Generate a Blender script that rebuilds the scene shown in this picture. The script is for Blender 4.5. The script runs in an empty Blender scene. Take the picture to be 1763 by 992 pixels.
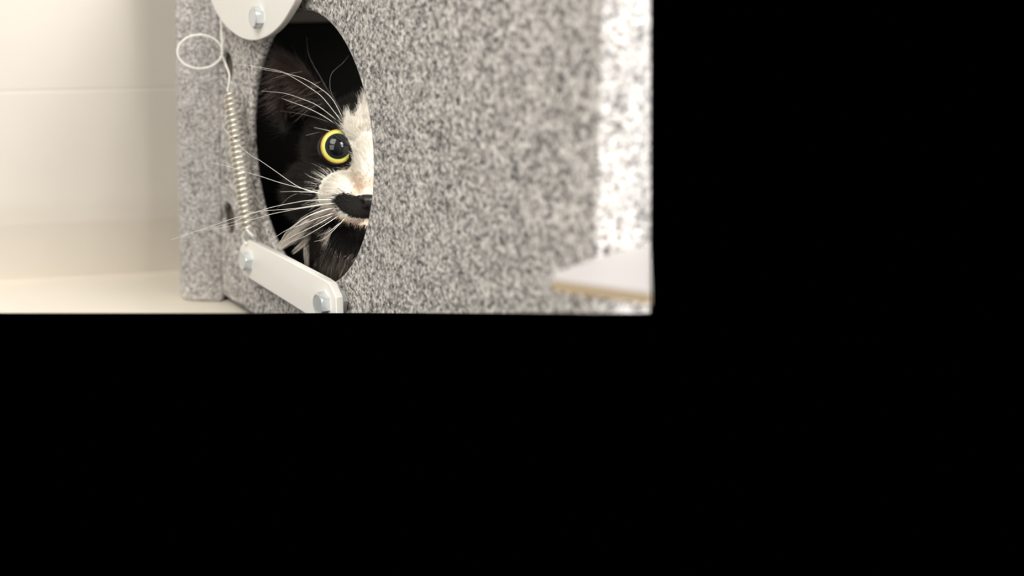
import bpy, bmesh, math, random
import numpy as np
from mathutils import Vector, Matrix
from mathutils.bvhtree import BVHTree

random.seed(7)
rng = np.random.default_rng(11)
S = bpy.context.scene
C = S.collection
PI = math.pi

# ------------------------------------------------------------------ camera
F = 2000.0                       # focal length in pixels of the 1763 px wide frame
CX, CY = 560.0, 270.0            # where the optical axis meets the picture
PITCH = math.radians(9)
TH = math.radians(63)            # angle between the carpeted front and the view
D = 0.85                         # distance of the middle of the opening
cam = bpy.data.cameras.new('camera')
co = bpy.data.objects.new('camera', cam)
C.objects.link(co)
cam.sensor_width = 36
cam.sensor_fit = 'HORIZONTAL'
cam.lens = F * 36 / 1763
cam.shift_x = (881.5 - CX) / 1763
cam.shift_y = -(496 - CY) / 1763
cam.clip_start = 0.01
co.rotation_euler = (PI / 2 - PITCH, 0, 0)
S.camera = co
cam.dof.use_dof = True
cam.dof.focus_distance = 0.862
cam.dof.aperture_fstop = cam.lens / 13.5
cam.dof.aperture_blades = 0

cp, sp = math.cos(PITCH), math.sin(PITCH)


def ray(px, py):
    x, z = (px - CX) / F, -(py - CY) / F
    return Vector((x, cp + z * sp, -sp + z * cp))


def at(px, py, Y):               # the point at world distance Y seen at a pixel
    r = ray(px, py)
    return r * (Y / r.y)


# the carpeted front: X runs along it towards the viewer, Y goes into the box, Z up
P0 = at(578, 255, D)
BX = Matrix.Translation(P0) @ Matrix.Rotation(-TH, 4, 'Z')
BXI = BX.inverted()
NRM = BX.to_3x3() @ Vector((0, 1, 0))


def pl(px, py, y=0.0):           # local (x, z) of a pixel on the plane parallel to the front at depth y
    r = ray(px, py)
    o = P0 + NRM * y
    p = r * (o.dot(NRM) / r.dot(NRM))
    q = BXI @ p
    return (q.x, q.z)


def L(x, y, z):
    return BX @ Vector((x, y, z))


def on_z(px, py, z):
    r = ray(px, py)
    return r * (z / r.z)


# what the photograph shows ends here: nothing is built below or right of it
EDGE_R, EDGE_B = 1119.8, 539.2
a, b = ray(EDGE_R, 0), ray(EDGE_R, 900)
N_R = a.cross(b).normalized()
if N_R.x < 0: N_R = -N_R
a, b = ray(0, EDGE_B), ray(900, EDGE_B)
N_B = a.cross(b).normalized()
if N_B.z > 0: N_B = -N_B


# ------------------------------------------------------------------ helpers
def trim(bm):
    for n in (N_R, N_B):
        if any(v.co.dot(n) > 1e-6 for v in bm.verts):
            g = bm.verts[:] + bm.edges[:] + bm.faces[:]
            res = bmesh.ops.bisect_plane(bm, geom=g, plane_co=(0, 0, 0), plane_no=n, clear_outer=True, dist=1e-7)
            ed = [e for e in res['geom_cut'] if isinstance(e, bmesh.types.BMEdge)]
            try:
                bmesh.ops.triangle_fill(bm, edges=ed, use_beauty=True)
            except Exception:
                pass
    return bm


def tag(o, label=None, cat=None, group=None, kind=None):
    if label: o['label'] = label
    if cat: o['category'] = cat
    if group: o['group'] = group
    if kind: o['kind'] = kind
    return o


def world_of(o):
    m = o.matrix_basis.copy()
    while o.parent:
        o = o.parent
        m = o.matrix_basis @ m
    return m


def obj(name, bm, mat, parent=None, smooth=40, cut=True):
    """links one mesh built in world coordinates"""
    if cut: trim(bm)
    if parent is not None:
        bm.transform(world_of(parent).inverted())
    bmesh.ops.recalc_face_normals(bm, faces=bm.faces[:])
    me = bpy.data.meshes.new(name)
    bm.to_mesh(me)
    bm.free()
    if smooth:
        for p in me.polygons: p.use_smooth = True
        me.set_sharp_from_angle(angle=math.radians(smooth))
    me.materials.append(mat)
    o = bpy.data.objects.new(name, me)
    C.objects.link(o)
    if parent is not None: o.parent = parent
    return o


def thing(name, loc, rotz, label, cat, group=None):
    o = bpy.data.objects.new(name, None)
    C.objects.link(o)
    o.empty_display_size = 0.02
    o.location = loc
    o.rotation_euler = (0, 0, rotz)
    return tag(o, label, cat, group)


def box_local(bm, x0, x1, y0, y1, z0, z1, M=None, bev=0.0, seg=3):
    M = M or BX
    t = bmesh.new()
    bmesh.ops.create_cube(t, size=1)
    t.transform(Matrix.Translation(((x0 + x1) / 2, (y0 + y1) / 2, (z0 + z1) / 2)) @ Matrix.Diagonal((x1 - x0, y1 - y0, z1 - z0, 1)))
    if bev:
        bmesh.ops.bevel(t, geom=t.edges[:], offset=bev, segments=seg, profile=0.5, affect='EDGES')
    t.transform(M)
    merge(bm, t)


def merge(bm, t):
    me = bpy.data.meshes.new('tmp')
    t.to_mesh(me)
    t.free()
    bm.from_mesh(me)
    bpy.data.meshes.remove(me)


def plate(loops, y_front, y_back, bev, res=4):
    """a flat plate with rounded rims: loops of local (x, z), first is the outline, others are holes"""
    cu = bpy.data.curves.new('tmp', 'CURVE')
    cu.dimensions = '2D'
    cu.fill_mode = 'BOTH'
    for lp in loops:
        s = cu.splines.new('POLY')
        s.points.add(len(lp) - 1)
        for q, p in zip(s.points, lp): q.co = (p[0], p[1], 0, 1)
        s.use_cyclic_u = True
    th = (y_back - y_front) / 2
    cu.extrude = max(th - bev, 1e-5)
    cu.bevel_depth = bev
    cu.bevel_resolution = res
    cu.offset = -bev
    o = bpy.data.objects.new('tmp', cu)
    C.objects.link(o)
    dg = bpy.context.evaluated_depsgraph_get()
    me = bpy.data.meshes.new_from_object(o.evaluated_get(dg))
    bm = bmesh.new()
    bm.from_mesh(me)
    bpy.data.objects.remove(o)
    bpy.data.curves.remove(cu)
    bpy.data.meshes.remove(me)
    bmesh.ops.remove_doubles(bm, verts=bm.verts[:], dist=1e-6)
    ym = (y_front + y_back) / 2
    for v in bm.verts:
        v.co = L(v.co.x, ym - v.co.z, v.co.y)
    return bm


def spline(pts, n):
    """smooth points through control points (Catmull-Rom)"""
    P = [Vector(p) for p in pts]
    P = [2 * P[0] - P[1]] + P + [2 * P[-1] - P[-2]]
    out = []
    m = len(P) - 3
    for i in range(m):
        k = n if i < m - 1 else n + 1
        for j in range(k):
            t = j / n
            a, b, c, d = P[i], P[i + 1], P[i + 2], P[i + 3]
            out.append(0.5 * ((2 * b) + (c - a) * t + (2 * a - 5 * b + 4 * c - d) * t * t + (3 * b - a - 3 * c + d) * t ** 3))
    return out


def tube(bm, pts, rad, seg=8, cap=True):
    pts = [Vector(p) for p in pts]
    n = len(pts)
    R = rad if isinstance(rad, (list, tuple)) else [rad] * n
    up = None
    rings = []
    for i, p in enumerate(pts):
        t = (pts[min(i + 1, n - 1)] - pts[max(i - 1, 0)]).normalized()
        if up is None:
            up = t.orthogonal().normalized()
        else:
            up = (up - t * up.dot(t)).normalized()
        s = t.cross(up)
        rings.append([bm.verts.new(p + (up * math.cos(2 * PI * k / seg) + s * math.sin(2 * PI * k / seg)) * R[i]) for k in range(seg)])
    for i in range(n - 1):
        for k in range(seg):
            bm.faces.new((rings[i][k], rings[i][(k + 1) % seg], rings[i + 1][(k + 1) % seg], rings[i + 1][k]))
    if cap:
        bm.faces.new(rings[0][::-1])
        bm.faces.new(rings[-1])


def lathe_hex(bm, center, axis, u_dir, prof, hexed, seg=48):
    """rings along axis; prof = [(distance, radius or apothem, is_hex)]"""
    axis = axis.normalized()
    u = (u_dir - axis * u_dir.dot(axis)).normalized()
    w = axis.cross(u)
    rings = []
    for (h, r, hx) in prof:
        ring = []
        for k in range(seg):
            an = 2 * PI * k / seg
            rr = r
            if hx:
                m = (an + PI / 6) % (PI / 3) - PI / 6
                rr = r / math.cos(m)
            ring.append(bm.verts.new(center + axis * h + (u * math.cos(an) + w * math.sin(an)) * rr))
        rings.append(ring)
    for i in range(len(rings) - 1):
        for k in range(seg):
            bm.faces.new((rings[i][k], rings[i][(k + 1) % seg], rings[i + 1][(k + 1) % seg], rings[i + 1][k]))
    bm.faces.new(rings[0][::-1])
    bm.faces.new(rings[-1])


# ------------------------------------------------------------------ materials
def nodes(name):
    m = bpy.data.materials.new(name)
    m.use_nodes = True
    nt = m.node_tree
    return m, nt, nt.nodes['Principled BSDF']


def plain(name, col, rough=0.5, metal=0.0, **kw):
    m, nt, p = nodes(name)
    p.inputs['Base Color'].default_value = (*col, 1)
    p.inputs['Roughness'].default_value = rough
    p.inputs['Metallic'].default_value = metal
    for k, v in kw.items():
        p.inputs[k.replace('_', ' ')].default_value = v
    return m


def carpet(name, scale=1.0, bump=1.0, stops=None):
    m, nt, p = nodes(name)
    N, K = nt.nodes, nt.links
    tc = N.new('ShaderNodeTexCoord')
    n1 = N.new('ShaderNodeTexNoise')
    n1.inputs['Scale'].default_value = 430 * scale
    n1.inputs['Detail'].default_value = 3
    n1.inputs['Roughness'].default_value = 0.62
    n1.inputs['Distortion'].default_value = 0.6
    K.new(tc.outputs['Object'], n1.inputs['Vector'])
    n2 = N.new('ShaderNodeTexVoronoi')
    n2.inputs['Scale'].default_value = 560 * scale
    K.new(tc.outputs['Object'], n2.inputs['Vector'])
    n3 = N.new('ShaderNodeTexNoise')
    n3.inputs['Scale'].default_value = 60
    n3.inputs['Detail'].default_value = 2
    K.new(tc.outputs['Object'], n3.inputs['Vector'])
    sep = N.new('ShaderNodeSeparateColor')
    K.new(n2.outputs['Color'], sep.inputs[0])
    mx = N.new('ShaderNodeMix')
    mx.inputs[0].default_value = 0.22
    K.new(n1.outputs['Fac'], mx.inputs[2])
    K.new(sep.outputs[0], mx.inputs[3])
    mx2 = N.new('ShaderNodeMix')
    mx2.inputs[0].default_value = 0.12
    K.new(mx.outputs[0], mx2.inputs[2])
    K.new(n3.outputs['Fac'], mx2.inputs[3])
    rp = N.new('ShaderNodeValToRGB')
    st = stops or [(0.345, (0.06, 0.056, 0.056)), (0.43, (0.235, 0.222, 0.213)), (0.53, (0.49, 0.465, 0.44)), (0.66, (0.84, 0.80, 0.75))]
    e = rp.color_ramp.elements
    e[0].position, e[0].color = st[0][0], (*st[0][1], 1)
    e[1].position, e[1].color = st[-1][0], (*st[-1][1], 1)
    for q, c in st[1:-1]:
        x = e.new(q)
        x.color = (*c, 1)
    K.new(mx2.outputs[0], rp.inputs[0])
    K.new(rp.outputs[0], p.inputs['Base Color'])
    p.inputs['Roughness'].default_value = 0.95
    p.inputs['Specular IOR Level'].default_value = 0.15
    p.inputs['Sheen Weight'].default_value = 0.15
    p.inputs['Sheen Roughness'].default_value = 0.6
    bp = N.new('ShaderNodeBump')
    bp.inputs['Strength'].default_value = 0.55 * bump
    bp.inputs['Distance'].default_value = 0.0012
    K.new(mx2.outputs[0], bp.inputs['Height'])
    K.new(bp.outputs['Normal'], p.inputs['Normal'])
    return m


M = {}
M['carpet'] = carpet('grey_carpet', 0.8)
M['post_carpet'] = carpet('fine_grey_carpet', 1.15, 1.0, [(0.33, (0.12, 0.113, 0.112)), (0.43, (0.30, 0.285, 0.275)), (0.53, (0.52, 0.495, 0.475)), (0.67, (0.80, 0.77, 0.735))])
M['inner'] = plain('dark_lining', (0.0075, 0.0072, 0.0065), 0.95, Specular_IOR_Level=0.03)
M['lit_band'] = plain('lit_band_brown', (0.12, 0.10, 0.078), 0.85)  # brown that stands in for light on the upper inside
M['hole_tone'] = plain('hole_brown', (0.13, 0.11, 0.09), 0.9)  # tone of the added strip that lightens the drilled holes
M['nylon'] = plain('white_nylon', (0.92, 0.895, 0.84), 0.42, Subsurface_Weight=0.25, Subsurface_Scale=0.004)
M['arm_nylon'] = plain('arm_nylon', (0.97, 0.94, 0.885), 0.4, Subsurface_Weight=0.2, Subsurface_Scale=0.004)
M['steel'] = plain('zinc_steel', (0.70, 0.73, 0.74), 0.33, 0.40)
M['wire'] = plain('spring_wire', (0.86, 0.81, 0.70), 0.33, 0.65)
M['white_wire'] = plain('bright_wire', (0.95, 0.93, 0.86), 0.35, 0.05)
M['ply_top'] = plain('white_laminate', (0.36, 0.34, 0.325), 0.5)
M['ply_edge'] = plain('plywood_edge', (0.36, 0.27, 0.165), 0.6)


def wall_mat(name, col):
    m, nt, p = nodes(name)
    N, K = nt.nodes, nt.links
    tc = N.new('ShaderNodeTexCoord')
    n = N.new('ShaderNodeTexNoise')
    n.inputs['Scale'].default_value = 14
    n.inputs['Detail'].default_value = 4
    K.new(tc.outputs['Object'], n.inputs['Vector'])
    rp = N.new('ShaderNodeValToRGB')
    e = rp.color_ramp.elements
    e[0].position, e[0].color = 0.3, (*[c * 0.97 for c in col], 1)
    e[1].position, e[1].color = 0.7, (*col, 1)
    K.new(n.outputs['Fac'], rp.inputs[0])
    K.new(rp.outputs[0], p.inputs['Base Color'])
    p.inputs['Roughness'].default_value = 0.55
    n2 = N.new('ShaderNodeTexNoise')
    n2.inputs['Scale'].default_value = 900
    K.new(tc.outputs['Object'], n2.inputs['Vector'])
    bp = N.new('ShaderNodeBump')
    bp.inputs['Strength'].default_value = 0.05
    bp.inputs['Distance'].default_value = 0.0005
    K.new(n2.outputs['Fac'], bp.inputs['Height'])
    K.new(bp.outputs['Normal'], p.inputs['Normal'])
    return m


M['wall'] = wall_mat('cream_wall', (0.57, 0.525, 0.46))
M['floor'] = wall_mat('cream_floor', (0.84, 0.78, 0.68))

# ------------------------------------------------------------------ layout numbers
Z_BOT = pl(400, 519)[1]                       # lower edge of the carpeted front
U_FAR = pl(374, 300)[0]                       # its far end
U_NEAR = pl(1040, 300)[0]                     # its near corner
Z_TOP = 0.10 - P0.z
U_POST = pl(303, 300, 0.012)[0]
Z_FLOOR_W = at(340, 519, L(U_FAR, 0, 0).y - 0.006).z
Z_FLOOR = Z_FLOOR_W - P0.z

# ------------------------------------------------------------------ setting
wa, wb = on_z(0, 492, Z_FLOOR_W), on_z(295, 476, Z_FLOOR_W)
wd = (wb - wa)
wd.z = 0
wd.normalize()                                 # along the wall
wn = Vector((wd.y, -wd.x, 0))                  # out of the wall, to the viewer
if wn.y > 0: wn = -wn


def wall_point(px, py):
    r = ray(px, py)
    return r * (wa.dot(wn) / r.dot(wn))


z1 = wall_point(130, 345).z
z2 = wall_point(130, 155).z
ztop = 0.16
prof = [(-0.0195, Z_FLOOR_W), (-0.0022, z1 - 0.022), (-0.0006, z1 - 0.010), (0.0002, z1 - 0.002), (0.0004, z1 + 0.006), (0.0004, z2 - 0.002), (0.0001, z2 - 0.0008), (0.0001, z2 + 0.0008), (0.0004, z2 + 0.002),
        (0.0004, ztop), (-0.02, ztop), (-0.02, Z_FLOOR_W)]
bm = bmesh.new()
e0, e1 = wa - wd * 0.35, wb + wd * 0.06
ra = [bm.verts.new(Vector((e0.x, e0.y, 0)) + wn * o_ + Vector((0, 0, z))) for o_, z in prof]
rb = [bm.verts.new(Vector((e1.x, e1.y, 0)) + wn * o_ + Vector((0, 0, z))) for o_, z in prof]
k = len(prof)
for i in range(k):
    bm.faces.new((ra[i], ra[(i + 1) % k], rb[(i + 1) % k], rb[i]))
bm.faces.new(ra)
bm.faces.new(rb[::-1])
tag(obj('wall_back', bm, M['wall'], None, 0), kind='structure')

bm = bmesh.new()
fx0, fx1 = -0.62, 0.42
box_local(bm, fx0, fx1, 0.45, 1.22, Z_FLOOR_W - 0.012, Z_FLOOR_W, Matrix.Identity(4), 0.001, 2)
tag(obj('floor', bm, M['floor'], None, 30), kind='structure')

# ------------------------------------------------------------------ carpeted box
box = thing('carpeted_box', BX @ Vector(((U_FAR + U_NEAR) / 2, 0.15, Z_FLOOR)), -TH,
            'grey speckled carpet covered box with a round opening and a cat inside', 'box')
# the round opening: its rim measured on the front
RIM = [(513.9, 20.3), (534.8, 21.6), (561, 36.7), (587, 67.5), (613.5, 125.8), (626.6, 162), (635.8, 211.7), (641, 266), (639.7, 338),
       (626.6, 403), (616, 430.8), (592.5, 465), (574, 479), (450.8, 78.6), (437.7, 124.5), (432.4, 198.6), (432.4, 246.6), (437.7, 292.4), (449.5, 364.5), (462.6, 416.4)]
Q = np.array([pl(*p) for p in RIM])
A = np.c_[2 * Q, np.ones(len(Q))]
s_ = np.linalg.lstsq(A, (Q ** 2).sum(1), rcond=None)[0]
HX, HZ = s_[0], s_[1]
ang = np.arctan2(Q[:, 1] - HZ, Q[:, 0] - HX)
rad = np.hypot(Q[:, 0] - HX, Q[:, 1] - HZ)
B = np.c_[np.ones(len(Q)), np.cos(ang), np.sin(ang), np.cos(2 * ang), np.sin(2 * ang)]
cf = np.linalg.lstsq(B, rad, rcond=None)[0]
hole = []
for k in range(160):
    t = 2 * PI * k / 160
    r_ = cf @ np.array([1, math.cos(t), math.sin(t), math.cos(2 * t), math.sin(2 * t)])
    hole.append((HX + r_ * math.cos(t), HZ + r_ * math.sin(t)))


def oval(px0, px1, py0, py1, n=40):
    c = pl((px0 + px1) / 2, (py0 + py1) / 2)
    x0, x1_ = pl(px0, (py0 + py1) / 2)[0], pl(px1, (py0 + py1) / 2)[0]
    z0, z1_ = pl((px0 + px1) / 2, py1)[1], pl((px0 + px1) / 2, py0)[1]
    return [(c[0] + (x1_ - x0) / 2 * math.cos(2 * PI * i / n), c[1] + (z1_ - z0) / 2 * math.sin(2 * PI * i / n)) for i in range(n)]


PT = 0.0075                                    # thickness of the carpeted front
outline = [(U_FAR, Z_BOT), (U_NEAR - 0.004, Z_BOT), (U_NEAR - 0.004, Z_TOP), (U_FAR, Z_TOP)]
bm = plate([outline, hole, oval(381, 402, 350, 403), oval(379, 399, 90, 140)], 0, PT, 0.0032)
obj('front_panel', bm, M['carpet'], box, 50)

BD = 0.34                                      # depth of the box
# near end, wrapped round the corner
bm = bmesh.new()
r_ = 0.016
pr = [(U_NEAR - 0.006, PT)]
pr = []
for i in range(9):
    t = PI / 2 * i / 8
    pr.append((U_NEAR - r_ + r_ * math.sin(t), r_ - r_ * math.cos(t)))
pr = [(U_NEAR - r_ - 0.001, 0.0)] + pr + [(U_NEAR, BD), (U_NEAR - 0.008, BD), (U_NEAR - 0.008, r_ + 0.002), (U_NEAR - r_ - 0.001, 0.006)]
va = [bm.verts.new(L(x, y - 0.0004, Z_BOT)) for x, y in pr]
vb = [bm.verts.new(L(x, y - 0.0004, Z_TOP)) for x, y in pr]
for i in range(len(pr)):
    j = (i + 1) % len(pr)
    bm.faces.new((va[i], va[j], vb[j], vb[i]))
bm.faces.new(va[::-1])
bm.faces.new(vb)
obj('end_panel', bm, M['carpet'], box, 60)
# far post, carpeted and round edged, standing on the floor
bm = bmesh.new()
pq = L(U_FAR, 0.0, Z_FLOOR)
p_l, p_r = at(301, 300, pq.y - 0.006), at(374, 300, pq.y - 0.006)
PMX = Matrix.Translation((p_l.x, p_l.y, 0)) @ Matrix.Rotation(math.radians(-6), 4, 'Z')
PW_ = p_r.x - p_l.x + 0.0045
cs = [(0.014 - 0.014 * math.cos(PI / 2 * i / 8), 0.014 - 0.014 * math.sin(PI / 2 * i / 8)) for i in range(9)]
cs += [(PW_ - 0.004 + 0.004 * math.sin(PI / 2 * i / 4), 0.004 - 0.004 * math.cos(PI / 2 * i / 4)) for i in range(5)]
cs += [(PW_, 0.03), (0.0, 0.03)]
lv = [(Z_FLOOR_W, 0.004), (Z_FLOOR_W + 0.0012, 0.0012), (Z_FLOOR_W + 0.004, 0.0), (Z_TOP + P0.z, 0.0)]
ccx, ccy = PW_ / 2, 0.015
rows = []
for zz, ins in lv:
    rows.append([bm.verts.new(PMX @ Vector((ccx + (x - ccx) * (1 - ins / ccx), ccy + (y - ccy) * (1 - ins / ccy), zz))) for x, y in cs])
for a_, b_ in zip(rows[:-1], rows[1:]):
    for i in range(len(cs)):
        j = (i + 1) % len(cs)
        bm.faces.new((a_[i], a_[j], b_[j], b_[i]))
bm.faces.new(rows[0][::-1])
bm.faces.new(rows[-1])
obj('corner_post', bm, M['post_carpet'], box, 60)
# added brown strip behind the drilled holes, so they look less black
bm = bmesh.new()
xs0, xs1 = pl(376, 250)[0] + 0.002, pl(420, 250)[0]
box_local(bm, xs0, xs1, PT + 0.0003, PT + 0.003, Z_BOT + 0.012, Z_TOP - 0.012, BX, 0.001, 2)
obj('added_hole_backing', bm, M['hole_tone'], box)
# dark inside
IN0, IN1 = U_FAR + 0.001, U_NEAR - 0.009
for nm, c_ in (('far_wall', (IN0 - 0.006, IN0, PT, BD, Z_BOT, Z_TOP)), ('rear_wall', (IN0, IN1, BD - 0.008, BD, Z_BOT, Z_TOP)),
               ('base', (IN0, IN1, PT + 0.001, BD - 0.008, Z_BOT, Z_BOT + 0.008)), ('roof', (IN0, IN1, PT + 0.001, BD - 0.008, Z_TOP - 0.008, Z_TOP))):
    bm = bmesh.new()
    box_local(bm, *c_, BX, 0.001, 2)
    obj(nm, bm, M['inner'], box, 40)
for k in range(3):                             # feet that lift it off the floor
    bm = bmesh.new()
    x = U_FAR + 0.06 + 0.12 * k
    lathe_hex(bm, L(x, 0.20, Z_FLOOR), Vector((0, 0, 1)), Vector((1, 0, 0)), [(0, 0.017, False), (0.003, 0.019, False), (Z_BOT - Z_FLOOR + 0.0005, 0.016, False)], False, 24)
    if any(v.co.dot(N_B) > 0 for v in bm.verts):
        bm.free()
        continue
    obj('foot', bm, M['inner'], box)

# added board high on the far side: its paler brown paints a lit band
bm = bmesh.new()
r_b = ray(540, 40)
X_DIR = BX.to_3x3() @ Vector((1, 0, 0))
o_b = L(IN0 + 0.012, 0, 0)
z_b = (BXI @ (r_b * (o_b.dot(X_DIR) / r_b.dot(X_DIR)))).z
box_local(bm, IN0 + 0.0004, IN0 + 0.012, PT + 0.0075, BD - 0.009, z_b, Z_TOP - 0.009, BX, 0.004, 4)
obj('lit_band_board', bm, M['lit_band'], box)

# ------------------------------------------------------------------ upper bracket
U_DIR = BX.to_3x3() @ Vector((1, 0, 0))
OUT = -NRM


def bolt(parent, px, py, yb, turn, scale=1.0, label=None):
    """hex head sitting on the plate face at depth yb (negative is outwards)"""
    h = 0.0068 * scale
    x, z = pl(px, py, yb - h)
    c = L(x, yb, z)
    ap = 0.0078 * scale
    u = Matrix.Rotation(turn, 3, OUT) @ U_DIR
    bm = bmesh.new()
    lathe_hex(bm, c, OUT, u, [(0.0, ap, True), (h * 0.80, ap, True), (h * 0.93, ap * 1.02, False), (h, ap * 0.93, False), (h, ap * 0.80, False), (h * 0.97, ap * 0.76, False)], True)
    o = obj('bolt', bm, M['steel'], parent, 25)
    return c


YF, YB = -0.0155, -0.0090
out_px = [(350, -130), (349, -60), (353, -28), (362, 0), (372, 22), (385, 42), (400, 56), (416, 66), (434, 70), (451, 66.5), (468, 57), (484, 41), (497, 21), (508, 0), (514, -28), (516, -60), (515, -130)]
lp = [pl(px, py, YF) for px, py in out_px]
core = spline([Vector((x, z, 0)) for x, z in lp[2:15]], 6)
lp = lp[:2] + [(v.x, v.y) for v in core] + lp[15:]
br = thing('bracket', L(*((pl(434, 30, YB)[0]), YB, pl(434, 30, YB)[1])), -TH,
           'white nylon bracket with a rounded lower end and one bolt above the spring', 'bracket')
obj('bracket_plate', plate([lp], YF, YB, 0.0012), M['nylon'], br)
c = bolt(br, 434, 30, YF, math.radians(2))
bm = bmesh.new()
lathe_hex(bm, c + NRM * 0.0002, NRM, U_DIR, [(0.0065, 0.0045, False), (0.0150 - 0.0002, 0.0045, False)], False, 24)
obj('bolt_shank', bm, M['steel'], br)
bm = bmesh.new()
xx, zz = pl(470, 12, YB)
lathe_hex(bm, L(xx - 0.03, YB, zz + 0.05), NRM, U_DIR, [(0.0, 0.008, False), (-YB, 0.008, False)], False, 24)
obj('spacer', bm, M['steel'], br)

# ------------------------------------------------------------------ lower arm
arm_px = [(413, 433), (413, 426), (417, 419), (428, 413), (557, 481), (567, 488), (578, 513), (579, 545), (570, 560), (556, 560), (522.5, 538.5), (419, 473.5), (414.5, 461)]
lp = [pl(px, py, YF) for px, py in arm_px]
arm = thing('swing_arm', L(pl(546, 523, YB)[0], YB, pl(546, 523, YB)[1]), -TH,
            'white nylon arm with clipped corners and two bolts, slanting below the opening', 'arm')
obj('arm_bar', plate([lp], YF, YB, 0.0011), M['arm_nylon'], arm)
bolt(arm, 416, 450, YF, math.radians(-14), 0.98)
c = bolt(arm, 546, 524, YF, math.radians(8))
bm = bmesh.new()
lathe_hex(bm, c + NRM * 0.0067, NRM, Matrix.Rotation(0.3, 3, NRM) @ U_DIR, [(0.0, 0.0076, True), (0.0005, 0.0080, True), (0.0068, 0.0080, True), (0.0078, 0.0076, True)], True)
obj('nut', bm, M['steel'], arm, 25)

# ------------------------------------------------------------------ spring
YS = -0.0165
spg = thing('tension_spring', L(pl(430, 402, YS)[0], YS, pl(430, 402, YS)[1]), -TH,
            'steel coil spring with a loop of wire above it, left of the opening', 'spring')


def PS(px, py, y=YS):
    x, z = pl(px, py, y)
    return L(x, y, z)


s0, s1 = PS(396.5, 158), PS(428, 397)
ax = (s1 - s0)
ln = ax.length
ax.normalize()
e1_ = (OUT - ax * OUT.dot(ax)).normalized()
e2_ = ax.cross(e1_)
TURNS, RW, RC = 26, 0.00118, 0.0057
pts = []
n = TURNS * 20
for i in range(n + 1):
    t = i / n
    r = RC * (0.62 + 0.38 * min(1, t * 14)) if t < 1 / 14 else RC
    if t > 0.97: r = RC * (1 - 0.25 * (t - 0.97) / 0.03)
    an = 2 * PI * TURNS * t + 2.0
    pts.append(s0 + ax * (ln * t) + (e1_ * math.cos(an) + e2_ * math.sin(an)) * r)
bm = bmesh.new()
tube(bm, pts, RW, 8)
obj('coil', bm, M['wire'], spg, 60)
# wire above: down from behind the bracket, once round in a loop, on to the coil
Yw = -0.0062
w = [PS(379, 20, Yw), PS(380.3, 34, Yw), PS(381.5, 60, Yw), PS(383, 84, -0.0080)]
bm = bmesh.new()
loop = []
LOOP_Y = PS(383, 88, -0.0095).y
cx, cy, ax_, ay_ = 344, 89, 38.5, 29
for i in range(45):
    t = math.radians(8 + 352 * i / 44)          # clockwise in the picture, starting and ending at its right
    loop.append(at(cx + ax_ * math.cos(t), cy + ay_ * math.sin(t), LOOP_Y - 0.0035 * i / 44))
tail = [PS(383.8, 98, -0.0155), PS(389, 112, -0.013), PS(394.5, 127, -0.0145), PS(394.5, 140, -0.0155), PS(392, 154, -0.0165), PS(392.5, 158, -0.0168)]
tube(bm, spline(w + loop[1:], 3), 0.0009, 8)
obj('wire_loop', bm, M['white_wire'], spg, 60)
bm = bmesh.new()
tube(bm, spline([PS(382.4, 91, -0.0170), PS(382.6, 93, -0.0165)] + tail, 8), 0.0009, 8)
obj('wire_tail', bm, M['white_wire'], spg, 60)
bm = bmesh.new()
hk = [PS(424.5, 396, -0.0195), PS(420, 402, -0.020), PS(418.5, 409, -0.0195), PS(420.5, 416, -0.0182), PS(425, 420, -0.0166)]
hk2 = [PS(424.5, 396, -0.0195), PS(430, 401, -0.019), PS(436.5, 407, -0.0165), PS(440, 412, -0.0125), PS(439.5, 417, -0.0100)]
tube(bm, spline(hk[::-1] + hk2[1:], 8), 0.00115, 8)
obj('hook', bm, M['white_wire'], spg, 60)

# ------------------------------------------------------------------ board at the near corner
zb_w = (BX @ Vector((U_NEAR, 0.04, pl(1040, 436)[1]))).z
bpx = [(951, 481), (1200, 516), (1200, 380)]
t1 = [on_z(951, 481, zb_w), on_z(1250, 523, zb_w)]
cor = L(U_NEAR, 0.0, 0)
cor2 = L(U_NEAR + 0.0004, 0.017, 0)
far = L(U_NEAR + 0.0004, 0.30, 0)
lc = on_z(953, 469, zb_w)
top = [t1[0], t1[1], Vector((far.x + 0.0, far.y, zb_w)), Vector((cor2.x, cor2.y, zb_w)), lc]
bd = thing('plywood_board', (cor2.x, cor2.y, zb_w - 0.004), -TH, 'thin pale board with a bare tan edge at the near corner of the box', 'board')


def slab(pts, z0, z1):
    bm = bmesh.new()
    A_ = [bm.verts.new((p.x, p.y, z0)) for p in pts]
    B_ = [bm.verts.new((p.x, p.y, z1)) for p in pts]
    k = len(pts)
    for i in range(k):
        bm.faces.new((A_[i], A_[(i + 1) % k], B_[(i + 1) % k], B_[i]))
    bm.faces.new(A_[::-1])
    bm.faces.new(B_)
    return bm


obj('ply_core', slab(top, zb_w - 0.0056, zb_w - 0.0006), M['ply_edge'], bd, 30)
obj('laminate', slab(top, zb_w - 0.0006, zb_w), M['ply_top'], bd, 30)

# ------------------------------------------------------------------ cat
ZC = 0.905                                    # world distance of the plane through the cat's eyes
HS = 0.89 / F                                 # one head unit = one pixel there
HO = at(634, 275, ZC)
vy = ray(634, 275).normalized()
vx = vy.cross(Vector((0, 0, 1))).normalized()
vz = vx.cross(vy)
HM = Matrix(((vx.x, vy.x, vz.x, HO.x), (vx.y, vy.y, vz.y, HO.y), (vx.z, vy.z, vz.z, HO.z), (0, 0, 0, 1))) @ Matrix.Scale(HS * ZC / 0.89, 4)
HMI = HM.inverted()


def H(x, y, z):
    return HM @ Vector((x, y, z))


cat = thing('cat', L(0.04, 0.18, Z_BOT + 0.008), 0, 'black and white longhaired cat with a yellow green eye peering out of the opening', 'cat')

bm = bmesh.new()


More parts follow.
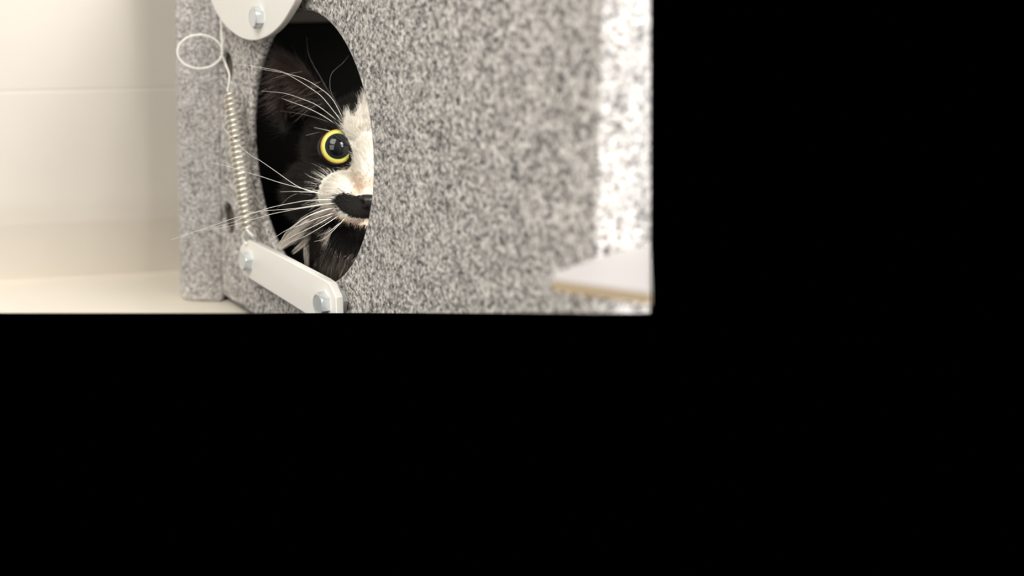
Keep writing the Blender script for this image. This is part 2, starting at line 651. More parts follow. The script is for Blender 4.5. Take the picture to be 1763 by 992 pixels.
def ell(c, r, rot=None):
    t = bmesh.new()
    bmesh.ops.create_icosphere(t, subdivisions=4, radius=1)
    m = Matrix.Translation(c) @ (rot or Matrix.Identity(4)) @ Matrix.Diagonal((*r, 1))
    t.transform(HM @ m)
    merge(bm, t)


ell((0, 62, 18), (108, 100, 92))               # skull
ell((0, 5, 62), (64, 58, 48))                  # brow
ell((0, -22, -12), (27, 52, 70), Matrix.Rotation(math.radians(-14), 4, 'X'))   # bridge of the nose
ell((0, -58, -70), (22, 30, 20))               # nose
for s in (-1, 1):
    ell((s * 27, -52, -84), (36, 38, 29))      # whisker pads
    ell((s * 40, -15, -62), (46, 46, 40))
    ell((s * 76, 25, -58), (60, 62, 58))       # cheeks
    ell((s * 56, -2, 20), (36, 27, 36))        # eye rims
ell((0, -38, -112), (32, 34, 20))              # chin
ell((-5, 70, -130), (92, 92, 80))              # throat
ell((10, 150, -150), (120, 120, 105))          # chest
ell((170, 300, -165), (170, 210, 140))         # trunk
ell((200, 420, -180), (150, 150, 130))


def ear(s):
    base, tip = Vector((s * 102, 62, 70)), Vector((s * 160, 70, 188))
    axis = tip - base
    nx = axis.normalized()
    front = Vector((s * 0.55, -0.83, 0.0))
    front = (front - nx * front.dot(nx)).normalized()
    side = nx.cross(front)
    t = bmesh.new()
    NA, NH = 20, 14
    outer, inner = [], []
    for j in range(NH + 1):
        h = j / NH
        r = 50 * (1 - h) ** 0.8 + 2
        ro, ri = [], []
        for i in range(NA + 1):
            an = math.radians(-118 + 236 * i / NA)
            d = -front * math.cos(an) + side * math.sin(an)
            p = base + axis * h
            ro.append(t.verts.new(HM @ (p + d * r)))
            ri.append(t.verts.new(HM @ (p + d * max(r - 7, 0.6))))
        outer.append(ro)
        inner.append(ri)
    for j in range(NH):
        for i in range(NA):
            t.faces.new((outer[j][i], outer[j][i + 1], outer[j + 1][i + 1], outer[j + 1][i]))
            t.faces.new((inner[j][i], inner[j + 1][i], inner[j + 1][i + 1], inner[j][i + 1]))
        for i in (0, NA):
            q = (outer[j][i], outer[j + 1][i], inner[j + 1][i], inner[j][i])
            t.faces.new(q if i == 0 else q[::-1])
    for i in range(NA):
        t.faces.new((outer[0][i], inner[0][i], inner[0][i + 1], outer[0][i + 1]))
        t.faces.new((outer[NH][i], outer[NH][i + 1], inner[NH][i + 1], inner[NH][i]))
    merge(bm, t)


ear(-1)
ear(1)
bmesh.ops.recalc_face_normals(bm, faces=bm.faces[:])
me = bpy.data.meshes.new('tmp')
bm.to_mesh(me)
bm.free()
to = bpy.data.objects.new('tmp', me)
C.objects.link(to)
rm = to.modifiers.new('r', 'REMESH')
rm.mode = 'VOXEL'
rm.voxel_size = 0.00145
sm = to.modifiers.new('s', 'SMOOTH')
sm.iterations = 9
sm.factor = 0.5
dg = bpy.context.evaluated_depsgraph_get()
body_me = bpy.data.meshes.new_from_object(to.evaluated_get(dg))
bpy.data.objects.remove(to)
bpy.data.meshes.remove(me)

bt = bmesh.new()
bt.from_mesh(body_me)
trim(bt)
bmesh.ops.triangulate(bt, faces=bt.faces[:])
bt.to_mesh(body_me)
bt.free()
nv = len(body_me.vertices)
V = np.empty(nv * 3, np.float32)
body_me.vertices.foreach_get('co', V)
V = V.reshape(-1, 3).astype(np.float64)


def inpoly(x, z, poly):
    r = np.zeros(len(x), bool)
    n = len(poly)
    for i in range(n):
        x0, z0 = poly[i]
        x1, z1 = poly[(i + 1) % n]
        c = ((z0 > z) != (z1 > z)) & (x < (x1 - x0) * (z - z0) / (z1 - z0 + 1e-12) + x0)
        r ^= c
    return r


def hp(*pts):                                  # picture outline of a marking -> head units
    return [(p[0] - 634, 275 - p[1]) for p in pts]


WHITE = hp((640, 166), (630, 164), (623, 170), (618, 182), (611, 200), (605, 201), (600, 190), (595, 194), (592, 208), (591, 224), (598, 239), (604, 250), (608, 264), (609, 283), (600, 292), (585, 294),
           (570, 299), (557, 308), (551, 320), (548, 335), (550, 350), (560, 361), (577, 371), (600, 381), (625, 385), (640, 385))
PATCH = hp((577, 345), (580, 336), (588, 331), (602, 332), (612, 335), (640, 333), (640, 374), (622, 374), (606, 371), (592, 363), (582, 354))
TAN = hp((598, 288), (612, 290), (626, 302), (640, 300), (640, 332), (608, 334), (600, 328), (612, 318), (606, 304))
BROWN = hp((545, 446), (566, 425), (600, 428), (622, 436), (600, 485), (560, 490), (535, 470))


def coat(hx, hy, hz, jitter=0.0):
    x = hx + rng.normal(0, 1, len(hx)) * jitter
    z = hz + rng.normal(0, 1, len(hx)) * jitter
    ax_ = -np.abs(x)
    c = np.zeros(len(x), int)                   # 0 black, 1 white, 2 tan, 3 brown (ears), 4 pale ruff
    frontal = hy < 60
    c[frontal & inpoly(ax_, z, WHITE)] = 1
    c[frontal & (c == 1) & inpoly(ax_, z, TAN) & (rng.random(len(x)) < np.clip((0 - z) / 48, 0.1, 0.92))] = 2
    c[frontal & inpoly(ax_, z, PATCH)] = 0
    lip = frontal & inpoly(ax_, z, WHITE) & (z < 275 - 371) & (ax_ > -60) & (c != 0)
    c[lip] = 2
    c[(hy < 160) & (c == 0) & inpoly(ax_, z, BROWN)] = 5
    earm = (z > 92) & (ax_ < -88)
    c[earm] = 3
    return c


MI = np.array(HMI)
HV = V @ MI[:3, :3].T + MI[:3, 3]
cc = coat(HV[:, 0], HV[:, 1], HV[:, 2])
PAL = np.array([(0.010, 0.009, 0.008), (0.80, 0.75, 0.66), (0.70, 0.57, 0.45), (0.035, 0.024, 0.021), (0.22, 0.185, 0.155), (0.05, 0.041, 0.035)])
ca = body_me.color_attributes.new('coat', 'FLOAT_COLOR', 'POINT')
buf = np.ones((nv, 4), np.float32)
buf[:, :3] = PAL[cc]
ca.data.foreach_set('color', buf.ravel())
m, nt, p = nodes('cat_skin')
at_ = nt.nodes.new('ShaderNodeAttribute')
at_.attribute_name = 'coat'
nt.links.new(at_.outputs['Color'], p.inputs['Base Color'])
p.inputs['Roughness'].default_value = 0.8
p.inputs['Specular IOR Level'].default_value = 0.1
M['skin'] = m
body_me.materials.clear()
body_me.materials.append(m)
for q in body_me.polygons: q.use_smooth = True
CI = world_of(cat).inverted()
body_me.transform(CI)
body = bpy.data.objects.new('body', body_me)
C.objects.link(body)
body.parent = cat

# --- fur
body_me.calc_loop_triangles()
nt_ = len(body_me.loop_triangles)
T = np.empty(nt_ * 3, np.int32)
body_me.loop_triangles.foreach_get('vertices', T)
T = T.reshape(-1, 3)
A_, B_, C_ = V[T[:, 0]], V[T[:, 1]], V[T[:, 2]]
FN = np.cross(B_ - A_, C_ - A_)
AR = np.linalg.norm(FN, axis=1)
FN /= AR[:, None] + 1e-20
HN = FN @ np.array(HM.to_3x3().normalized())       # normals in head axes
# make normals point outwards
cen = (A_ + B_ + C_) / 3
HCEN = cen @ MI[:3, :3].T + MI[:3, 3]
bvh = BVHTree.FromPolygons([tuple(v) for v in V], [tuple(t) for t in T])

wgt = AR.copy()
wgt[(HN[:, 1] > 0.45)] = 0                         # the side turned away from the opening
wgt[HCEN[:, 1] > 190] = 0
wgt[HCEN[:, 0] > 130] = 0
near = (HCEN[:, 1] < 70)
wgt[near] *= 2.2
eyeL = np.hypot(np.abs(HCEN[:, 0]) - 55, HCEN[:, 2] - 20)
wgt[(eyeL < 29) & (HCEN[:, 1] < 30)] = 0
wgt[(np.abs(HCEN[:, 0]) < 19) & (np.abs(HCEN[:, 2] + 70) < 14) & (HCEN[:, 1] < -40)] = 0   # nose leather
NH_ = 95000
idx = rng.choice(nt_, NH_, p=wgt / wgt.sum())
u_, v_ = rng.random(NH_), rng.random(NH_)
fl = u_ + v_ > 1
u_[fl], v_[fl] = 1 - u_[fl], 1 - v_[fl]
RT = A_[idx] * (1 - u_ - v_)[:, None] + B_[idx] * u_[:, None] + C_[idx] * v_[:, None]
RN = HN[idx]
HR = RT @ MI[:3, :3].T + MI[:3, 3]
x, y, z = HR.T
sg = np.sign(x + 1e-9)
# direction the coat lies: away from the nose
nose = np.array([0, -92, -62])
d = HR - nose
d /= np.linalg.norm(d, axis=1)[:, None]
up = np.clip((z + 30) / 80, 0, 1) * np.clip(1 - np.abs(x) / 60, 0, 1)
d[:, 2] += up * 0.9
d[:, 1] += 0.5
low = np.clip((-95 - z) / 60, 0, 1)
d[:, 2] -= low * 1.1
d[:, 0] += sg * low * -0.1
earm = (z > 80) & (np.abs(x) > 84)
d[earm] = np.stack([sg[earm] * 1.0, np.full(earm.sum(), -0.1), -0.35 + 0.2 * rng.normal(size=earm.sum())], 1)
cheek = np.clip((np.abs(x) - 34) / 22, 0, 1) * np.clip((z + 98) / 14, 0, 1) * np.clip((18 - z) / 20, 0, 1) * (y < 40)
d[:, 2] *= 1 - 0.62 * cheek
d[:, 0] += sg * 0.35 * cheek
ax0 = -np.abs(x)
d -= RN * (d * RN).sum(1)[:, None]                 # along the skin
d /= np.linalg.norm(d, axis=1)[:, None] + 1e-9
dist = np.linalg.norm(HR - nose, axis=1)
ln_ = np.clip(7 + (dist - 30) * 0.15, 6, 30)
ln_ = ln_ + np.clip((np.abs(x) - 70) / 50, 0, 1) * 16 + low * 22
ln_[earm] = 24 + 34 * rng.random(earm.sum())
bridge = (np.abs(x) < 45) & (z > -70) & (z < 90)
ln_[bridge] = np.clip(ln_[bridge], 5, 13)
ln_ += cheek * 9
lipm = (np.abs(x) < 62) & (z < -88) & (z > -116) & (y < -20)
ln_[lipm] *= 0.5
ln_ *= rng.uniform(0.65, 1.2, NH_)
lift = np.where(earm, 0.12, 0.24 - 0.13 * cheek) + 0.10 * rng.random(NH_)
col = coat(x, y, z, 2.2)
STEPS = 6
jit = rng.normal(0, 1, (NH_, 3)) * (0.16 - 0.06 * cheek)[:, None]
bend = rng.normal(0, 0.13, (NH_, 3))
bend[:, 2] -= 0.12
HD = d + RN * lift[:, None] + jit
HD /= np.linalg.norm(HD, axis=1)[:, None]
P = np.empty((NH_, STEPS, 3))
cur = HR - RN * 0.6
P[:, 0] = cur
for k in range(1, STEPS):
    st = HD + (bend - RN * 0.18) * (k / STEPS)
    st /= np.linalg.norm(st, axis=1)[:, None]
    cur = cur + st * (ln_ / (STEPS - 1))[:, None]
    P[:, k] = cur
MM = np.array(HM)
PW = P.reshape(-1, 3) @ MM[:3, :3].T + MM[:3, 3]
shown = ((PW @ np.array(N_B) < 0) & (PW @ np.array(N_R) < 0)).reshape(NH_, STEPS).all(1)
PW = (PW - np.array(cat.location)).reshape(NH_, STEPS, 3).astype(np.float32)


def hair_mat(name, c0, c1, rough=0.45, spec=0.4):
    m, nt, p = nodes(name)
    hi = nt.nodes.new('ShaderNodeHairInfo')
    mx = nt.nodes.new('ShaderNodeMix')
    mx.data_type = 'RGBA'
    mx.inputs[6].default_value = (*c0, 1)
    mx.inputs[7].default_value = (*c1, 1)
    nt.links.new(hi.outputs['Random'], mx.inputs[0])
    nt.links.new(mx.outputs[2], p.inputs['Base Color'])
    p.inputs['Roughness'].default_value = rough
    p.inputs['Specular IOR Level'].default_value = spec
    return m


HMATS = [('black_fur', hair_mat('black_hair', (0.006, 0.005, 0.0045), (0.022, 0.018, 0.015), 0.5, 0.22), 'short black fur of the head'),
         ('white_fur', hair_mat('white_hair', (0.70, 0.65, 0.56), (0.86, 0.82, 0.74), 0.6, 0.2), 'white fur of the blaze and muzzle'),
         ('tan_fur', hair_mat('tan_hair', (0.62, 0.43, 0.30), (0.80, 0.68, 0.55), 0.6, 0.2), 'tan fur above the nose and on the lip'),
         ('ear_fur', hair_mat('ear_hair', (0.012, 0.009, 0.008), (0.085, 0.058, 0.05), 0.5, 0.3), 'brown fur of the ear'),
         ('unused', None, ''),
         ('chest_fur', hair_mat('chest_hair', (0.035, 0.029, 0.024), (0.25, 0.205, 0.17), 0.5, 0.3), 'dark brown fur low on the chest')]
for ci, (nm, mt, lb) in enumerate(HMATS):
    sel = np.nonzero((col == ci) & shown)[0]
    if len(sel) == 0: continue
    hc = bpy.data.hair_curves.new(nm)
    hc.add_curves([STEPS] * len(sel))
    hc.attributes['position'].data.foreach_set('vector', PW[sel].ravel())
    ra_ = hc.attributes.get('radius') or hc.attributes.new('radius', 'FLOAT', 'POINT')
    base_r = {0: 0.000085, 1: 0.000085, 2: 0.000085, 3: 0.00010, 4: 0.00013, 5: 0.00011}[ci]
    prof_ = base_r * np.array([1, 1, 0.9, 0.75, 0.5, 0.15])
    ra_.data.foreach_set('value', np.tile(prof_, len(sel)).astype(np.float32))
    hc.materials.append(mt)
    ho = bpy.data.objects.new(nm, hc)
    C.objects.link(ho)
    ho.parent = cat
    tag(ho, lb, kind='stuff')

# --- long loose hairs that hang out of the ears
tuft = []
er = np.random.default_rng(5)
for k in range(130):
    rx, rz = er.uniform(490, 556), er.uniform(112, 186)
    if rz < 116 + 0.35 * abs(rx - 512) + er.uniform(0, 14): continue
    ex, ez = rx - er.uniform(22, 62), rz + er.uniform(0, 34)
    mx_, mz_ = (rx + ex) / 2 + er.normal(0, 2), (rz + ez) / 2 - er.uniform(1, 6)
    hit = bvh.ray_cast(Vector((0, 0, 0)), ray(rx, rz).normalized())
    y0 = min(hit[0].y, 0.95) if hit[0] else 0.93
    ps = spline([at(rx, rz, y0 - 0.001), at(mx_, mz_, y0 - 0.006), at(ex, ez, y0 - 0.004)], 3)
    tuft.append(ps)
hc = bpy.data.hair_curves.new('ear_tuft')
hc.add_curves([7] * len(tuft))
tp = np.array([[tuple(q - cat.location) for q in ps] for ps in tuft], np.float32)
hc.attributes['position'].data.foreach_set('vector', tp.ravel())
ra_ = hc.attributes.get('radius') or hc.attributes.new('radius', 'FLOAT', 'POINT')
ra_.data.foreach_set('value', np.tile(0.00017 * np.array([1, 1, 1, 0.9, 0.75, 0.55, 0.25]), len(tuft)).astype(np.float32))
hc.materials.append(hair_mat('tuft_hair', (0.02, 0.015, 0.013), (0.26, 0.19, 0.16), 0.5, 0.3))
ho = bpy.data.objects.new('ear_tuft', hc)
C.objects.link(ho)
ho.parent = cat
tag(ho, 'loose brown hairs in the ear', kind='stuff')

# --- pale streaks of the ruff and throat
ruff = []
STREAKS = [([(578, 363), (546, 378), (514, 399), (480, 427)], 10, 640, 0.40), ([(556, 392), (530, 412), (503, 436)], 6, 70, 0.55),
           ([(538, 396), (532, 424), (530, 462)], 7, 130, 0.55), ([(570, 392), (556, 422), (542, 458)], 7, 150, 0.5), ([(612, 438), (596, 458), (584, 480)], 11, 70, 0.5),
           ([(580, 430), (570, 455), (560, 476)], 14, 60, 0.5)]
for line, wd_, cnt, run in STREAKS:
    cl = spline([Vector((a_, b_, 0)) for a_, b_ in line], 16)
    for k in range(cnt):
        t0 = er.uniform(-0.05, 1 - run * 0.75)
        off = er.normal(0, 0.5) * wd_
        ln2 = run * er.uniform(0.6, 1.05)
        ps, yp = [], None
        for q in range(7):
            t = min(1, max(0, t0 + ln2 * q / 6)) * (len(cl) - 1)
            i0 = min(int(t), len(cl) - 2)
            c_ = cl[i0].lerp(cl[i0 + 1], t - i0)
            tg = (cl[i0 + 1] - cl[i0]).normalized()
            sq = math.sin(PI * min(1, 0.18 + 0.75 * t / (len(cl) - 1))) ** 0.35
            ox = off * sq + er.normal(0, 0.22)
            px, py = c_.x - tg.y * ox, c_.y + tg.x * ox
            hit = bvh.ray_cast(Vector((0, 0, 0)), ray(px, py).normalized())
            yy = hit[0].y - 0.003 - 0.0035 * math.sin(PI * q / 7) if hit[0] else (yp if yp else 0.92)
            if yp is not None: yy = min(max(yy, yp - 0.004), yp + 0.004)
            yp = yy
            ps.append(at(px, py, yy))
        ruff.append(ps)
hc = bpy.data.hair_curves.new('ruff_fur')
hc.add_curves([7] * len(ruff))
tp = np.array([[tuple(q - cat.location) for q in ps] for ps in ruff], np.float32)
hc.attributes['position'].data.foreach_set('vector', tp.ravel())
ra_ = hc.attributes.get('radius') or hc.attributes.new('radius', 'FLOAT', 'POINT')
ra_.data.foreach_set('value', np.tile(0.00014 * np.array([0.6, 1, 1, 0.9, 0.75, 0.55, 0.2]), len(ruff)).astype(np.float32))
hc.materials.append(hair_mat('ruff_hair', (0.16, 0.13, 0.11), (0.92, 0.83, 0.73), 0.55, 0.3))
ho = bpy.data.objects.new('ruff_fur', hc)
C.objects.link(ho)
ho.parent = cat
tag(ho, 'pale streaked fur of the throat ruff', kind='stuff')

# --- eyes
m, nt, p = nodes('iris')
tc = nt.nodes.new('ShaderNodeTexCoord')
gr = nt.nodes.new('ShaderNodeVectorMath')
gr.operation = 'LENGTH'
nt.links.new(tc.outputs['Object'], gr.inputs[0])
M['iris_ring'] = m
M['pupil'] = plain('pupil', (0.004, 0.004, 0.005), 0.3)
M['lid'] = plain('eyelid', (0.012, 0.009, 0.009), 0.4)
M['leather'] = plain('nose_leather', (0.012, 0.010, 0.010), 0.45)
M['eyeball'] = plain('eyeball', (0.05, 0.035, 0.02), 0.4)
m2, nt2, p2 = nodes('cornea')
nt2.nodes.remove(p2)
tr_ = nt2.nodes.new('ShaderNodeBsdfTransparent')
gl_ = nt2.nodes.new('ShaderNodeBsdfGlossy')
gl_.inputs['Roughness'].default_value = 0.02
fr_ = nt2.nodes.new('ShaderNodeFresnel')
fr_.inputs['IOR'].default_value = 1.5
ms_ = nt2.nodes.new('ShaderNodeMixShader')
nt2.links.new(fr_.outputs[0], ms_.inputs[0])
nt2.links.new(tr_.outputs[0], ms_.inputs[1])
nt2.links.new(gl_.outputs[0], ms_.inputs[2])
nt2.links.new(ms_.outputs[0], nt2.nodes['Material Output'].inputs['Surface'])
M['cornea'] = m2
HU = HM.to_scale().x
# colour of the iris runs from green by the pupil to yellow and amber at its rim
dv = nt.nodes.new('ShaderNodeMath')
dv.operation = 'DIVIDE'
dv.inputs[1].default_value = 30 * HU
nt.links.new(gr.outputs['Value'], dv.inputs[0])
rp = nt.nodes.new('ShaderNodeValToRGB')
e = rp.color_ramp.elements
e[0].position, e[0].color = 0.62, (0.30, 0.42, 0.10, 1)
e[1].position, e[1].color = 1.0, (0.36, 0.20, 0.03, 1)
q = e.new(0.74); q.color = (0.52, 0.60, 0.12, 1)
q = e.new(0.86); q.color = (0.74, 0.66, 0.12, 1)
q = e.new(0.93); q.color = (0.66, 0.46, 0.08, 1)
nt.links.new(dv.outputs[0], rp.inputs[0])
nz = nt.nodes.new('ShaderNodeTexNoise')
nz.inputs['Scale'].default_value = 700
nt.links.new(tc.outputs['Object'], nz.inputs['Vector'])
mxx = nt.nodes.new('ShaderNodeMix')
mxx.data_type = 'RGBA'
mxx.blend_type = 'MULTIPLY'
mxx.inputs[0].default_value = 0.25
nt.links.new(rp.outputs[0], mxx.inputs[6])
nt.links.new(nz.outputs['Fac'], mxx.inputs[7])
nt.links.new(mxx.outputs[2], p.inputs['Base Color'])
p.inputs['Roughness'].default_value = 0.4


def cap(bm, c, axis, radius, a0, a1, seg=48, rings=16, flat=False):
    """part of a sphere between two angles from its axis"""
    axis = axis.normalized()
    u = axis.orthogonal().normalized()
    w = axis.cross(u)
    rs = []
    for j in range(rings + 1):
        t = a0 + (a1 - a0) * j / rings
        rs.append([bm.verts.new(c + axis * (radius * math.cos(t)) + (u * math.cos(2 * PI * k / seg) + w * math.sin(2 * PI * k / seg)) * (radius * math.sin(t))) for k in range(seg)])
    for j in range(rings):
        for k in range(seg):
            bm.faces.new((rs[j][k], rs[j][(k + 1) % seg], rs[j + 1][(k + 1) % seg], rs[j + 1][k]))
    return rs


for s in (-1, 1):
    ec = H(s * 55.5, -4, 21)
    gaze = (HM.to_3x3() @ Vector((s * 0.05 + 0.16, -1, 0.06))).normalized()
    R_ = 32 * HU
    bm = bmesh.new()
    bmesh.ops.create_uvsphere(bm, u_segments=40, v_segments=24, radius=R_ * 0.93)
    bm.transform(Matrix.Translation(ec))
    eye = obj('eye', bm, M['eyeball'], cat)
    ir = 27.5 * HU
    # iris ring, with its own origin on the gaze so the rings of colour are round
    plane_c = ec + gaze * (R_ * 0.95)
    q = gaze.to_track_quat('Z', 'Y')
    me = bpy.data.meshes.new('iris')
    bm = bmesh.new()
    rr = [(21.6, -0.1), (22.6, -0.3), (24, -0.6), (27.5, -2.0), (29.5, -4.0)]
    rs = [[bm.verts.new((r * HU * math.cos(2 * PI * k / 64), r * HU * math.sin(2 * PI * k / 64), zz * HU)) for k in range(64)] for r, zz in rr]
    for j in range(len(rr) - 1):
        for k in range(64):
            bm.faces.new((rs[j][k], rs[j][(k + 1) % 64], rs[j + 1][(k + 1) % 64], rs[j + 1][k]))
    bm.to_mesh(me)
    bm.free()
    for pp in me.polygons: pp.use_smooth = True
    me.materials.append(M['iris_ring'])
    io = bpy.data.objects.new('iris', me)
    C.objects.link(io)
    io.parent = eye
    io.matrix_local = CI @ (Matrix.Translation(plane_c) @ q.to_matrix().to_4x4())
    tag(io, 'yellow green iris')
    bm = bmesh.new()
    rs = [[bm.verts.new(plane_c + q @ Vector((r * HU * math.cos(2 * PI * k / 64), r * HU * math.sin(2 * PI * k / 64), zz * HU))) for k in range(64)] for r, zz in ((22.2, 0.05), (18, 0.6), (9, 1.0))]
    for j in range(2):
        for k in range(64):
            bm.faces.new((rs[j][k], rs[j][(k + 1) % 64], rs[j + 1][(k + 1) % 64], rs[j + 1][k]))
    bm.faces.new(rs[-1])
    tag(obj('pupil', bm, M['pupil'], eye), 'wide black pupil')
    bm = bmesh.new()
    rs = cap(bm, ec + gaze * (2.2 * HU), gaze, R_ * 1.04, 0.02, math.radians(72), rings=20)
    bm.faces.new(rs[0])
    obj('cornea', bm, M['cornea'], eye, 0)
    for f_ in eye.children:
        if f_.name.startswith('cornea'):
            for pp in f_.data.polygons: pp.use_smooth = True
    # lid: a dark dome with a slanting almond-round opening
    bm = bmesh.new()
    ga = (HM.to_3x3() @ Vector((s * 0.03, -1, 0.0))).normalized()
    uu = (HM.to_3x3() @ Vector((s * -1.0, 0, 0))).normalized()       # towards the nose
    ww = (HM.to_3x3() @ Vector((0, 0, 1))).normalized()
    rings = []
    for j, (k_, rd) in enumerate(((0.97, 1.125), (1.0, 1.15), (1.06, 1.165), (1.18, 1.15), (1.45, 1.05))):
        ring = []
        for k in range(64):
            an = 2 * PI * k / 64
            cu_, sw_ = math.cos(an), math.sin(an)
            rr_ = 25.2 + 1.2 * max(0, -cu_) - 0.6 * max(0, sw_) + 3.5 * max(0, math.cos(an + math.radians(42))) ** 10
            rr_ = min(rr_, 14.3 / max(0.05, math.cos(an - math.radians(52))))
            t = math.asin(min(0.985, rr_ * k_ / 32 / 1.12))
            ring.append(bm.verts.new(ec + ga * (R_ * rd * math.cos(t)) + (uu * cu_ + ww * sw_) * (R_ * rd * math.sin(t))))
        rings.append(ring)
    for j in range(len(rings) - 1):
        for k in range(64):
            bm.faces.new((rings[j][k], rings[j][(k + 1) % 64], rings[j + 1][(k + 1) % 64], rings[j + 1][k]))
    obj('eyelid', bm, M['lid'], cat)

# --- nose leather: a rounded triangle with two nostril dents
bm = bmesh.new()
NU, NV_ = 25, 17
g = []
for j in range(NV_):
    row = []
    for i in range(NU):
        a_, b_ = -1 + 2 * i / (NU - 1), -1 + 2 * j / (NV_ - 1)
        wdt = 18 * (0.55 + 0.45 * (b_ + 1) / 2) * math.sqrt(max(0, 1 - 0.55 * b_ ** 4))
        hx = a_ * wdt
        hz = -70 + b_ * 13 - 3 * a_ * a_ * (b_ > 0) * b_
        o0 = H(hx, -260, hz)
        hit = bvh.ray_cast(o0, (HM.to_3x3() @ Vector((0, 1, 0))).normalized())
        yy = (HMI @ hit[0]).y if hit[0] else -70
        edge = max(abs(a_), abs(b_))
        lift_ = 5.5 * (1 - edge ** 4) - 1.0
        dent = 5.5 * math.exp(-(((abs(hx) - 10) / 4.0) ** 2 + ((hz + 73) / 3.6) ** 2))
        dent += 2.0 * math.exp(-(hx / 1.4) ** 2) * (b_ < 0.1)
        row.append(bm.verts.new(H(hx, yy - lift_ + dent, hz)))
    g.append(row)
for j in range(NV_ - 1):
    for i in range(NU - 1):
        bm.faces.new((g[j][i], g[j][i + 1], g[j + 1][i + 1], g[j + 1][i]))
tag(obj('nose', bm, M['leather'], cat, 80), 'black nose leather')

# --- whiskers
M['whisker'] = plain('whisker', (0.86, 0.82, 0.74), 0.35)
M['dark_whisker'] = plain('dark_whisker', (0.16, 0.15, 0.14), 0.35)
WH = [
    (1, [(590, 212), (574, 190.8), (554.5, 167), (534.8, 152), (508.6, 135.7), (489, 126), (456, 120), (430, 113)]),
    (1, [(590.5, 204), (571.5, 169.8), (548, 150), (521.7, 135), (495.5, 127), (476, 121), (436.5, 114), (404, 110)]),
    (1, [(583.3, 210.4), (561, 192), (541.4, 179), (515, 168.5), (489, 160.6), (449.7, 156.7)]),
    (1, [(580.7, 215.7), (554.5, 198.6), (528.3, 185.5), (502, 175.7), (486, 169.8)]),
    (0, [(591, 195), (573, 166), (568, 146), (571.5, 126), (591, 107.5), (600.4, 95.7)]),
    (0, [(580.7, 181.6), (565, 156.7), (548, 126.5), (541, 115), (531, 91.7), (527.6, 63)]),
    (0, [(574, 213), (548, 204), (521.7, 197), (482, 190.8)]),
    (1, [(561, 334.4), (534.8, 329.8), (508.6, 318.6), (476, 296), (447, 276), (432, 267.6), (410.5, 249), (389, 225), (375, 205)]),
    (1, [(554.5, 333.7), (521.7, 325), (482.4, 314.7), (449.7, 304), (422, 296), (389, 285.6), (361, 280)]),
    (1, [(545, 331.7), (508.6, 329.8), (482.4, 330.4)]),
    (1, [(574, 343.5), (534.8, 344.8), (508.6, 348.7), (469.3, 356.6), (430, 368.4), (403.4, 375.6), (361, 390.5), (318, 404.7), (295, 413)]),
    (1, [(580.7, 350), (548, 352.7), (508.6, 359), (469, 362), (453, 363.6), (429, 369), (403, 382), (345, 397)]),
    (1, [(565, 350), (541, 355), (508, 360.5), (466.7, 369), (432, 379), (389, 391), (354, 396)]),
    (1, [(576.8, 358), (554.5, 362.6), (528, 373), (508.6, 386), (493, 399), (482.4, 416), (473, 429.5)]),
    (1, [(578, 357), (552, 364), (526, 375.5), (506.6, 389.5), (491, 404), (481, 418), (474, 431)]),
    (1, [(580.7, 365), (548, 375.7), (515, 388), (495.5, 395), (476, 407), (453.6, 420)]),
    (1, [(579.4, 368), (541, 389), (508.6, 404.6), (489, 415), (474.6, 428)]),
    (1, [(584.7, 370.5), (554.5, 390), (521.7, 408.5), (495.5, 417.7)]),
    (1, [(595, 374.4), (580.7, 390), (558.4, 411), (541, 416)]),
    (1, [(587, 382), (567.6, 398), (548, 406)]),
    (0, [(520, 330), (498, 339.6), (482, 355), (466.7, 368.5)]),
    (1, [(575, 229), (566, 225), (541, 219.6)]),
    (1, [(552, 227.5), (548, 228), (527, 233)]),
]
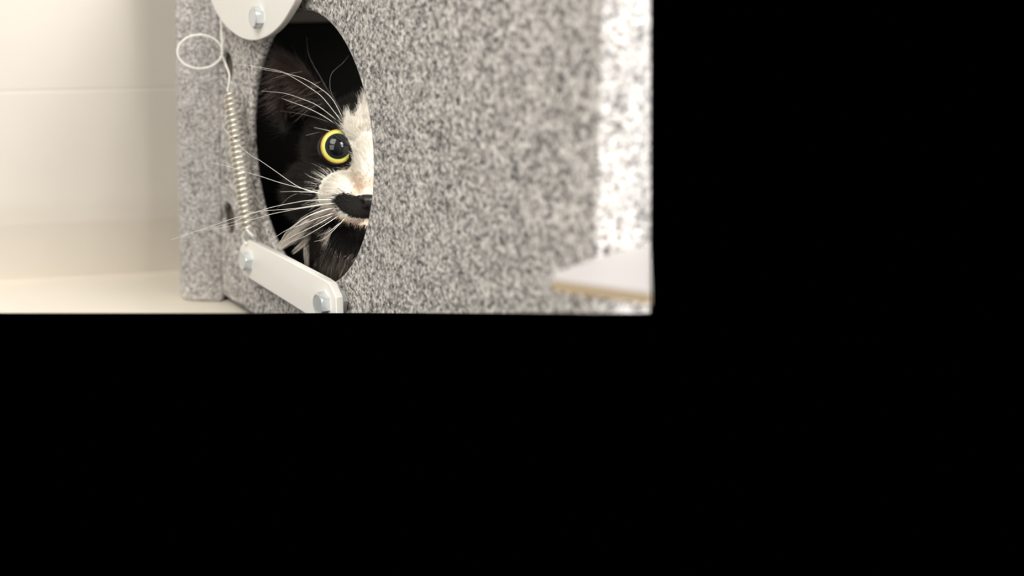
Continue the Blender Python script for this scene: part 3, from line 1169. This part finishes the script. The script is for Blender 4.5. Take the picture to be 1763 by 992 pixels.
for kd, path in WH:
    r0 = ray(*path[0])
    hit = bvh.ray_cast(Vector((0, 0, 0)), r0.normalized())
    y0 = hit[0].y if hit[0] else 0.88
    total = sum(math.hypot(path[i + 1][0] - path[i][0], path[i + 1][1] - path[i][1]) for i in range(len(path) - 1))
    acc, pts = 0, []
    for i, pxy in enumerate(path):
        if i: acc += math.hypot(pxy[0] - path[i - 1][0], pxy[1] - path[i - 1][1])
        t = acc / total
        Yw_ = y0 + 0.002 * (1 - t) - 0.012 * math.sin(PI * min(1, t * 1.2) * 0.5) + 0.020 * t * t
        h2 = bvh.ray_cast(Vector((0, 0, 0)), ray(*pxy).normalized())
        if h2[0] is not None and i > 0:
            Yw_ = min(Yw_, h2[0].y - 0.006)
        pts.append(at(pxy[0], pxy[1], Yw_))
    sp_ = spline(pts, 6)
    n = len(sp_)
    r0_ = 0.00026 if kd else 0.00024
    bm = bmesh.new()
    tube(bm, sp_, [r0_ * (1 - 0.72 * (i / (n - 1)) ** 1.2) for i in range(n)], 6)
    obj('whisker', bm, M['whisker'] if kd else M['dark_whisker'], cat, 80)

# ------------------------------------------------------------------ light
def area(name, loc, target, size, power, col=(1, 1, 1), size_y=None):
    l = bpy.data.lights.new(name, 'AREA')
    l.energy = power
    l.color = col
    l.shape = 'RECTANGLE'
    l.size = size
    l.size_y = size_y or size
    o = bpy.data.objects.new(name, l)
    C.objects.link(o)
    o.location = loc
    o.rotation_euler = (Vector(target) - Vector(loc)).to_track_quat('-Z', 'Y').to_euler()
    return o


WARM = (1.0, 0.965, 0.90)
area('window_light', (1.05, -0.75, 0.55), (0.1, 0.8, -0.15), 0.7, 21, (1, 0.98, 0.97), 0.9)
area('end_fill_light', (0.75, 0.05, 0.75), (0.2, 0.62, -0.05), 0.45, 27, (1, 0.985, 0.98), 0.5)  # added lamp with no real source, brightens the near end of the box
area('ceiling_light', (-0.65, -0.2, 1.1), (0.0, 0.95, -0.2), 1.0, 28, WARM)
area('room_light', (-0.9, -0.7, 0.1), (0.0, 0.9, -0.15), 0.9, 12, WARM)

w = bpy.data.worlds.new('world')
S.world = w
w.use_nodes = True
w.node_tree.nodes['Background'].inputs['Color'].default_value = (0, 0, 0, 1)
w.node_tree.nodes['Background'].inputs['Strength'].default_value = 0

S.view_settings.view_transform = 'Standard'
S.view_settings.look = 'None'
S.view_settings.exposure = 0.0
S.view_settings.gamma = 1.0
S.view_settings.use_curve_mapping = False
